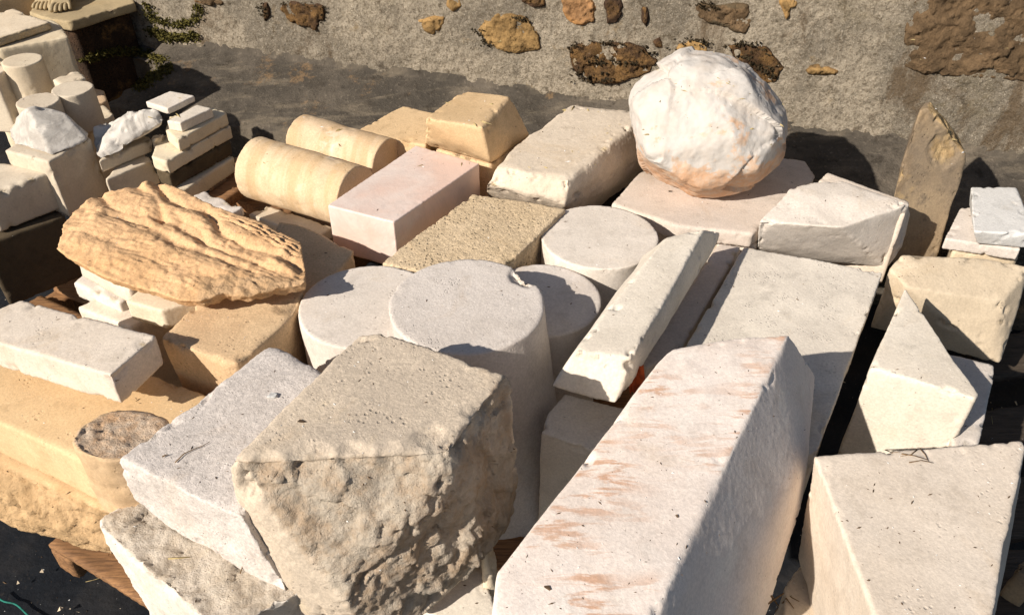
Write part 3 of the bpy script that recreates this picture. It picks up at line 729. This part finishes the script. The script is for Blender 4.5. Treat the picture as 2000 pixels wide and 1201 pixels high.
# O: half columns lying down
def lying(label, a, b, r, zc, k=.008, flatz=None):
    A = at(*a, zc); B = at(*b, zc); ax = (B-A)/np.linalg.norm(B-A); up = np.array([0, 0, 1.]); s = np.cross(ax, up)
    pts = []
    for i in range(40):
        q = 2*pi*i/40; zz = sin(q); d = r*(cos(q)*s+max(zz, -.99 if flatz is None else flatz)*up); pts += [A+d, B+d]
    stone('stone_half_column', label, 'half column', np.array(pts), M['tancream'], vox=.006, k=k, chip=.003, nick=1, warp=.002, group='cream half columns lying side by side')
lying('front cream half column lying on its side next to the pink marble block', (502, 328), (697, 386), .105, .43)
lying('rear cream half column lying on its side behind the front one', (590, 272), (758, 320), .088, .44)
# P pink marble
S('polished pink marble block with squared edges', [(639, 401), (812, 284), (937, 319), (769, 434)], .52, .16, 'pink', vox=.005, k=.003, chip=.002, warp=.0008, grain=0, name='marble_block', cat='marble block')
# Q
S('low yellow cream block behind the rear half column', [(700, 254), (788, 205), (862, 224), (832, 284), (760, 272)], .50, .25, 'yellow', vox=.007, k=.008)
S('yellow stone block tapering upwards, tallest at the back near the apron', None, 0, 0, 'yellow',
  pts=[(830, 232, .63), (903, 176, .63), (996, 188, .63), (943, 249, .63), (829, 281, .50), (958, 317, .50), (1034, 262, .50), (900, 220, .50), (829, 285, .48), (958, 322, .48), (1034, 268, .47)], vox=.006, k=.010, dents=[(at(832, 240, .62), .02, .008)])
S('shaded tan block beneath the tapering yellow block', [(850, 292), (958, 323), (1030, 275), (915, 240)], .478, .3, 'tan', vox=.009, k=.006)
# R big cream
S('big cream block with chipped rounded edges left of the white boulder', None, 0, 0, 'cream',
  pts=[(966, 322, .55), (993, 292, .55), (1117, 203, .55), (1250, 219, .55), (1256, 226, .55), (1112, 352, .55), (1030, 338, .55), (946, 362, .50), (1104, 404, .47), (945, 368, .48), (1110, 408, .45), (1262, 300, .45),
       (1110, 445, .30), (950, 400, .30), (1270, 340, .30), (1120, 260, .30)], vox=.006, k=.018, chip=.018, chipw=.024, grain=.0014)
# S textured
S('shelly coarse textured block right of the pink marble', [(744, 514), (923, 378), (1106, 407), (1003, 507), (960, 540), (850, 535)], .49, .24, 'textured', vox=.0055, k=.008, chip=.008, grain=.003)
# T slab beneath boulder
S('wide pale slab carrying the white boulder', [(1194, 398), (1250, 335), (1400, 300), (1520, 305), (1573, 314), (1594, 346), (1540, 353), (1470, 457), (1322, 441)], .44, .05, 'striped' if False else 'pale', vox=.007, k=.006, name='stone_slab', cat='stone slab')
S('pale block under the wide slab below the boulder', [(1240, 430), (1330, 470), (1475, 480), (1560, 370), (1300, 360)], .385, .3, 'pale', vox=.01, k=.008)
# boulder
def boulder():
    cz = .645; c = at(1384, 243, cz)
    n = -ray(1384, 243); n /= np.linalg.norm(n)
    out = [(1225, 193), (1240, 160), (1300, 116), (1332, 92), (1425, 101), (1465, 114), (1512, 182), (1535, 214), (1536, 250), (1522, 318), (1478, 364), (1440, 379), (1352, 388), (1284, 362), (1244, 322)]
    pts = [atp(x, y, c, n) for x, y in out]
    cen = np.mean(pts, axis=0)
    for f_, dd in ((.74, .14), (.80, -.12), (.3, .185), (.35, -.17)):
        pts += [cen+(p-cen)*f_+n*dd for p in pts[:len(out)]]
    rr_ = random.Random(21)
    pts = [p+np.array([rr_.gauss(0, .012) for _ in range(3)])*(i >= len(out)) for i, p in enumerate(pts)]
    pts = np.array(pts)
    ground = .441
    pts[:, 2] = np.maximum(pts[:, 2], ground)
    def ex(V, rw, D, N):
        nn = V-cen; nn /= np.linalg.norm(nn, axis=1)[:, None]
        a = .013*fbm(V*4.2+3, 2) + .016*facets(V*4.3+8.4) + .012*fbm(V*10+8, 5, .58)
        V = V+nn*a[:, None]; V[:, 2] = np.maximum(V[:, 2], ground-.002)
        return V, rw
    stone('boulder', 'big rounded chalk white boulder with orange patches low down', 'boulder', pts, M['boulder'], vox=.005, k=.010, chip=0, warp=.006, extra=ex)
boulder()
# U wedge
S('pale wedge shaped block with a ridge, right of the boulder slab', None, 0, 0, 'white',
  pts=[(1481, 432, .50), (1541, 369, .53), (1584, 357, .53), (1640, 352, .53), (1776, 398, .53), (1772, 408, .50), (1477, 472, .40), (1770, 440, .44), (1762, 483, .36), (1732, 524, .30), (1476, 482, .38), (1480, 500, .30), (1600, 400, .30), (1780, 430, .30), (1640, 445, .50)], vox=.006, k=.008, chip=.012,
  dents=[(at(1768, 470, .39), .02, .008)])
S('pale slab standing behind the wedge shaped block', [(1598, 354), (1617, 336), (1776, 394), (1768, 420), (1640, 380)], .50, .25, 'pale', vox=.007, k=.005, name='stone_slab', cat='stone slab')
# V narrow block
S('long narrow pale block tilted against the cylinders', None, 0, 0, 'white',
  pts=[(1121, 686, .60), (1303, 460, .60), (1375, 449, .60), (1237, 697, .60), (1075, 757, .50), (1203, 792, .50), (1230, 757, .52), (1411, 452, .52), (1255, 500, .50), (1400, 480, .47)], vox=.006, k=.008, chip=.014, chipw=.02)
# W
S('broad pale grey slab in the middle right', [(1452, 482), (1726, 531), (1664, 700), (1596, 880), (1420, 960), (1330, 690)], .45, .055, 'slabgrey', vox=.006, k=.005, name='stone_slab', cat='stone slab')
S('narrow shaded strip of stone between the tilted narrow block and the broad grey slab', [(1405, 474), (1447, 481), (1330, 680), (1260, 720), (1250, 700)], .42, .2, 'pale', vox=.008, k=.006)
S('pale block supporting the broad grey slab', [(1500, 540), (1700, 560), (1640, 760), (1590, 890), (1440, 880)], .392, .3, 'pale', vox=.012, k=.006)
# X striped
S('long pale beam streaked with rusty pink, lying diagonally in the foreground', None, 0, 0, 'striped',
  pts=[(1285, 708, .70), (1314, 681, .70), (1439, 657, .70), (1541, 652, .70), (1250, 1258, .68), (955, 1258, .68), (971, 1128, .68), (1594, 735, .50), (1579, 905, .50), (1420, 1262, .45), (1566, 985, .40), (1485, 1262, .26),
       (1300, 740, .50), (990, 1150, .50), (1010, 1260, .46)], vox=.0055, k=.007, chip=.010, chipw=.014)
# Y corner
S('large pale block tapering towards the viewer in the lower right corner', None, 0, 0, 'pale',
  pts=[(1588, 889, .56), (1995, 861, .56), (2001, 872, .56), (1938, 1205, .56), (1920, 1290, .56), (1740, 1290, .56), (1688, 1135, .56), (1558, 1085, .26), (1600, 1260, .22), (1985, 1000, .26), (1930, 1290, .2)], vox=.006, k=.006, chip=.007)
# Z prism
S('triangular pale prism pointing away from the viewer, right side', [(1768, 560), (1912, 770), (1905, 779), (1699, 716)], .51, .42, 'white', vox=.006, k=.006, chip=.010, drop=(0, 0), taper=1.0)
S('low white slab right of the triangular prism', [(1850, 690), (1940, 712), (1944, 730), (1912, 870), (1860, 880)], .38, .05, 'white', vox=.007, k=.006, name='stone_slab', cat='stone slab')
# AA
S('buff stone with several cut facets behind the triangular prism', None, 0, 0, 'buff',
  pts=[(1736, 525, .44), (1761, 498, .46), (1827, 500, .465), (1905, 503, .46), (2010, 520, .45), (1772, 560, .43), (1960, 590, .40), (1990, 600, .36), (1952, 713, .22), (1700, 640, .22), (1716, 610, .26), (1990, 560, .2), (1780, 520, .2)], vox=.007, k=.008, chip=.010, warp=.002)
# BB spike
def spike():
    Y0 = at(1795, 470, .30); n = np.array([.12, -1, .22]); n /= np.linalg.norm(n)
    out = [(1744, 382), (1776, 266), (1797, 217), (1814, 211), (1845, 252), (1880, 286), (1887, 305), (1880, 345), (1858, 400), (1826, 520), (1740, 520)]
    f = [atp(x, y, Y0, n) for x, y in out]; c = np.mean(f, axis=0)
    bk = np.array([.05, .11, .0])
    pts = np.array(f+[c+(p-c)*.93+bk+np.array([0, 0, -.01]) for p in f])
    cen = atp(1838, 300, Y0, n)
    stone('standing_stone', 'pointed brown stone standing on end in front of the wall', 'standing stone', pts, M['shale'], vox=.005, k=.012, chip=.012, chipw=.02, warp=.008,
          rough=[((1, .2, .6), .008, 14), ((-.9, -.3, .5), .006, 18)], dents=[(atp(1848, 290, Y0, n), .06, .012)])
spike()
# CC
S('upper of two small bluish white blocks at the right edge', None, 0, 0, 'cmarble', pts=[(1897, 366, .42), (1984, 366, .42), (2006, 420, .42), (2010, 457, .42), (1901, 452, .42), (1908, 477, .365), (2010, 484, .365), (1893, 400, .365), (1990, 380, .365)], vox=.006, k=.004)
S('lower of two small white slabs at the right edge', [(1876, 404), (1990, 400), (1993, 488), (1846, 466)], .36, .038, 'white', vox=.006, k=.004, name='stone_slab', cat='stone slab')
S('block hidden under the two small white pieces at the right edge', [(1880, 420), (2000, 420), (1990, 500), (1860, 490)], .318, .3, 'buff', vox=.012, k=.006)
# DD
S('small pale block in the gap under the tilted narrow block', [(1104, 770), (1205, 795), (1240, 800), (1160, 880), (1056, 842), (1070, 808)], .40, .40, 'white', vox=.006, k=.006)
# cylinders
CG = 'white cylinders standing in the middle of the pile'
CY('tallest white cylinder with a chipped rim, in the centre', 911, 591, 153, .58, .72, 'whitetex', lean=(.09, -.10), vox=.006, k=.004, chip=.004, chipw=.016, group=CG,
   dents=[(at(1030, 532, .585), .05, .022)])
CY('white cylinder left of the tallest one', 718, 594, 134, .50, .55, 'white', vox=.006, k=.004, group=CG)
CY('lower white cylinder half shaded, right of the tallest one', 1058, 582, 117, .46, .5, 'white', vox=.006, k=.004, group=CG)
CY('white cylinder with smooth side behind the tilted narrow block', 1171, 460, 114.5, .475, .5, 'white', vox=.006, k=.003, group=CG)
# bottom pieces
S('small pale block at the bottom edge under the grey broken block', [(820, 1180), (940, 1095), (975, 1200), (900, 1260)], .28, .3, 'white', vox=.008, k=.008)
S('upright thin cream piece beside the foot of the pink streaked beam', None, 0, 0, 'cream', pts=[(936, 1075, .36), (958, 1045, .36), (966, 1060, .36), (948, 1085, .36), (965, 1230, .16), (985, 1225, .16), (985, 1190, .16), (950, 1235, .16)], vox=.006, k=.004)
S('small cream stone in the gap between the streaked beam and the corner block', [(1530, 1145), (1565, 1100), (1592, 1130), (1612, 1215), (1530, 1230)], .24, .3, 'cream', vox=.008, k=.008)
S('small grey stone at the right edge beyond the corner block', [(1980, 1110), (1990, 1092), (2030, 1090), (2030, 1140)], .20, .12, 'shale', vox=.008, k=.02)
# weathered planks on the ground right side
e = empty('plank_stack', tuple(at(1990, 800, .10))); tag(e, 'dark weathered planks lying in the shade along the right edge', 'planks')
for i in range(4):
    a = at(1925+i*10, 1190-i*150, .12); 
    plank('plank', at(1900, 1150-150*i, .10)+np.array([0, 0, 0]), at(2250, 1100-150*i, .10), .17, .03, M['woodgrey'], e, vox=.014)

# ------------------------------------------------------------------ small things
bpy.context.view_layer.update()
dg = bpy.context.evaluated_depsgraph_get()
def hit(x, y):
    r = ray(x, y); r = r/np.linalg.norm(r)
    ok, loc, nor, idx, ob, mt = sc.ray_cast(dg, Vector(C0), Vector(r))
    return (np.array(loc), np.array(nor), ob) if ok else (None, None, None)
def tube(P, r, mat, name, parent=None, n=5, taper=True):
    P = [np.array(p, float) for p in P]; V = []; Fc = []
    for i, p in enumerate(P):
        d = P[min(i+1, len(P)-1)]-P[max(i-1, 0)]; d /= np.linalg.norm(d)+1e-9
        s = np.cross(d, [0, 0, 1]); s /= np.linalg.norm(s)+1e-9; u = np.cross(s, d); rr = r*(1-.6*i/(len(P)-1)) if taper else r
        for j in range(n): a = 2*pi*j/n; V.append(p+rr*(cos(a)*s+sin(a)*u))
    for i in range(len(P)-1):
        for j in range(n): Fc.append((i*n+j, i*n+(j+1) % n, (i+1)*n+(j+1) % n, (i+1)*n+j))
    Fc.append(tuple(range(n))[::-1]); Fc.append(tuple((len(P)-1)*n+j for j in range(n)))
    return mesh_obj(name, V, Fc, mat, parent=parent)
def twig(pix, r, mat, label, cat='twig', name='twig', lift=.002):
    P = []
    for x, y in pix:
        p, nn, ob = hit(x, y)
        if p is not None: P.append(p+np.array([0, 0, lift+r]))
    if len(P) > 1: tag(tube(P, r, M[mat], name), label, cat)
twig([(343, 905), (360, 888), (385, 877), (398, 872), (411, 864)], .0012, 'twig', 'thin curved dry twig on the hammered white block')
twig([(470, 1121), (474, 1108), (481, 1090)], .0012, 'twig', 'short straight stalk leaning at the foot of the hammered white block')
twig([(318, 894), (325, 891), (330, 890)], .0016, 'twig', 'tiny dark twig bit near the left edge of the hammered white block')
twig([(168, 1137), (185, 1133), (200, 1128)], .001, 'straw', 'pale straw lying on the wooden pallet edge', 'straw', 'straw')
twig([(330, 1093), (350, 1092), (372, 1090)], .002, 'straw', 'bent straw on the crumbling pitted top', 'straw', 'straw')
twig([(1937, 798), (1936, 815), (1938, 830)], .0012, 'straw', 'upright orange straw against the dark planks on the right', 'straw', 'straw')
for i, q in enumerate([[(1760, 888), (1785, 892), (1810, 900)], [(1796, 878), (1806, 890), (1812, 903)], [(1728, 880), (1742, 886), (1757, 884)], [(1790, 880), (1779, 889), (1758, 893)], [(1775, 905), (1798, 901), (1822, 906)]]):
    twig(q, .0012, 'twig', ['lowest arching dry sprig of the tangle on the corner block', 'steepest dry sprig of the tangle on the corner block', 'leftmost dry sprig of the tangle on the corner block', 'dry sprig crossing backwards in the tangle on the corner block', 'rightmost dry sprig of the tangle on the corner block'][i])
for o in [o for o in COL.objects if 'tangle on the corner' in o.get('label', '')]: o['group'] = 'dry sprigs on the corner block'
for q, lb in [([(1500, 1180), (1530, 1160), (1560, 1176)], 'long dry stalk in the gap left of the corner block'), ([(1515, 1195), (1535, 1170), (1550, 1190)], 'crooked dry stalk deeper in the gap left of the corner block'), ([(1505, 1165), (1520, 1185), (1545, 1165)], 'thin stalk crossing the others in the gap left of the corner block')]:
    twig(q, .002, 'twig', lb)
# cord, leaf, chips
P = []
for t in np.linspace(0, 1, 14):
    x, y = -10+80*t, 1160+46*t+4*sin(t*9); p = at(x, y, GZ+.012); P.append(p)
tag(tube(P, .0025, M['cord'], 'cord', taper=False), 'green cord on the black ground fabric in the bottom left corner', 'cord')
def leaf(x, y, sx, sy, mat, name, label, cat):
    c = at(x, y, .50); V, Fc = grid(6, 4, lambda u, v: c+np.array([(u-.5)*sx*(1-.8*abs(v-.5)), (v-.5)*sy*.3+.01*sin(u*5), (v-.5)*sy+.006*sin(u*8+v*6)]))
    V2 = V+np.array([0, .0015, 0]); n = len(V)
    o = mesh_obj(name, np.vstack([V, V2]), Fc+[tuple(i+n for i in f[::-1]) for f in Fc], M[mat]); tag(o, label, cat); return o
leaf(1243, 742, .040, .075, 'leaf', 'dead_leaf', 'rusty red dead leaf wedged between the narrow block and the streaked beam', 'leaf')
def pebble(x, y, r, mat, label, name='stone_chip', cat='stone chip', sq=(1, .7, .5)):
    p, nn, ob = hit(x, y)
    rr = random.Random(int(x*7+y)); pts = np.array([[rr.uniform(-1, 1)*sq[0], rr.uniform(-1, 1)*sq[1], rr.uniform(-.3, 1)*sq[2]] for _ in range(12)])*r + p
    me, N, O = hull_planes(pts); V = np.array([v.co[:] for v in me.vertices]); Fs = [tuple(q.vertices) for q in me.polygons]
    o = mesh_obj(name, V, Fs, M[mat], smooth=False); tag(o, label, cat); return o
pebble(533, 775, .013, 'chipw', 'white translucent chip on the hammered white block')
pebble(590, 824, .010, 'crumb', 'dark brown splinter on top of the grey broken block', sq=(1, .5, .3))
pebble(1310, 374, .008, 'crumb', 'brown dirt crumb on the slab below the boulder')
pebble(1070, 1148, .006, 'crumb', 'dark grit on the near end of the streaked beam')
pebble(1320, 1008, .005, 'crumb', 'dark crumb in the middle of the streaked beam')
# crumbs of dirt and grit scattered over the stones: uncountable
def scatter(n, region, mat, label, name, smin, smax, flatz=None, elong=2.5, seed=1):
    rr = random.Random(seed); V = []; Fc = []
    for _ in range(n):
        x = rr.uniform(region[0], region[2]); y = rr.uniform(region[1], region[3]); p, nn, ob = hit(x, y)
        if p is None or nn[2] < .45: continue
        s = rr.uniform(smin, smax)*(.6+rr.random()**3*1.6); a = rr.uniform(0, 2*pi); d = np.array([cos(a), sin(a), 0]); t = np.array([-sin(a), cos(a), 0]); L = s*rr.uniform(1, elong)
        b = len(V); V += [p+d*L, p-d*L, p+t*s*.5, p-t*s*.5, p+np.array([0, 0, s*.7])+d*L*rr.uniform(-.5, .5)]
        Fc += [(b, b+2, b+4), (b+2, b+1, b+4), (b+1, b+3, b+4), (b+3, b, b+4)]
    o = mesh_obj(name, V, Fc, M[mat], smooth=False); tag(o, label, 'debris', kind='stuff'); return o
scatter(1500, (0, 100, 2000, 1200), 'crumb', 'dark crumbs of dirt and bark lying over the stones', 'dirt_crumbs', .0008, .0019, seed=3)
scatter(900, (0, 100, 2000, 1200), 'chipw', 'pale stone dust and grit lying over the stones', 'stone_grit', .0008, .0018, elong=1.3, seed=4)
rr = random.Random(12); V = []; Fc = []
for _ in range(2600):
    x = rr.uniform(-2.2, 2.2); y = rr.uniform(.5, 3.6); s_ = rr.uniform(.0015, .006)*(.5+rr.random()**4*1.8); z_ = GZ+.004+.01*rr.random()
    b = len(V); p = np.array([x, y, z_])
    for k_ in range(5): V.append(p+s_*np.array([rr.uniform(-1, 1), rr.uniform(-1, 1), rr.uniform(-.3, .9)]))
    Fc += [(b, b+1, b+2), (b, b+2, b+3), (b, b+3, b+4), (b+1, b+2, b+4), (b, b+1, b+4), (b+1, b+3, b+4)]
o = mesh_obj('stone_gravel', V, Fc, M['buff'], smooth=False); tag(o, 'pale stone chips and gravel on the dark ground between the stones', 'gravel', kind='stuff')
scatter(420, (280, 70, 2000, 330), 'straw', 'bits of straw and dry leaf lying on the concrete apron', 'leaf_litter', .0015, .004, elong=4, seed=8)
scatter(220, (280, 70, 2000, 330), 'chipw', 'pale grit lying on the concrete apron', 'pale_grit', .0012, .003, seed=9)
# moss fringes
def moss(lines, n, mat, label, spread=8, size=.008, seed=2, z=None):
    rr = random.Random(seed); V = []; Fc = []
    for _ in range(n):
        l = rr.choice(lines); i = rr.randrange(len(l)-1); t = rr.random()
        x = l[i][0]+(l[i+1][0]-l[i][0])*t+rr.gauss(0, spread); y = l[i][1]+(l[i+1][1]-l[i][1])*t+rr.gauss(0, spread*.6)
        p, nn, ob = hit(x, y)
        if p is None: continue
        for k_ in range(3):
            s = size*rr.uniform(.5, 1.3); q = p+np.array([rr.gauss(0, s), rr.gauss(0, s), rr.random()*s]) + nn*s*.4
            a = np.array([rr.gauss(0, 1), rr.gauss(0, 1), rr.gauss(0, 1)]); a /= np.linalg.norm(a); b_ = np.cross(a, [rr.random(), 1, rr.random()]); b_ /= np.linalg.norm(b_)
            c_ = np.cross(a, b_); b = len(V); V += [q+a*s, q-a*s*.6+b_*s*.6, q-a*s*.6-b_*s*.6, q+c_*s*.7]; Fc += [(b, b+1, b+2), (b, b+1, b+3), (b, b+2, b+3)]
    o = mesh_obj('moss', V, Fc, M[mat], smooth=False); tag(o, label, 'moss', kind='stuff'); return o
moss([[(330, 130), (300, 150), (270, 172)], [(165, 118), (225, 100), (285, 105), (320, 122)], [(300, 62), (330, 75), (380, 72)]], 1000, 'moss', 'olive moss fringing the dark hollow at the left end of the apron', 7, .009)
moss([[(290, 10), (300, 40), (345, 50), (380, 45), (390, 10)]], 260, 'moss', 'olive moss clinging to the left end of the wall', 6, .008, 9)
moss([[(1112, 100), (1130, 88), (1200, 84), (1255, 92), (1280, 115)], [(1120, 140), (1160, 158), (1220, 155)], [(1150, 120), (1250, 125)]], 110, 'mossdark', 'dark dried moss on the wall left of the boulder', 7, .008, 11)
moss([[(1420, 92), (1470, 85), (1525, 125), (1505, 160)], [(1315, 92), (1350, 78), (1385, 86)], [(1450, 110), (1510, 150)]], 90, 'mossdark', 'dark dried moss on the wall behind the top of the boulder', 6, .008, 12)
moss([[(545, 14), (570, 6), (632, 12), (625, 55), (590, 50)], [(935, 60), (960, 95)], [(1000, 30), (1040, 50)], [(511, 10), (520, 40)], [(1360, 12), (1400, 14)]], 110, 'mossdark', 'dark dried moss in patches on the left half of the wall', 5, .007, 13)
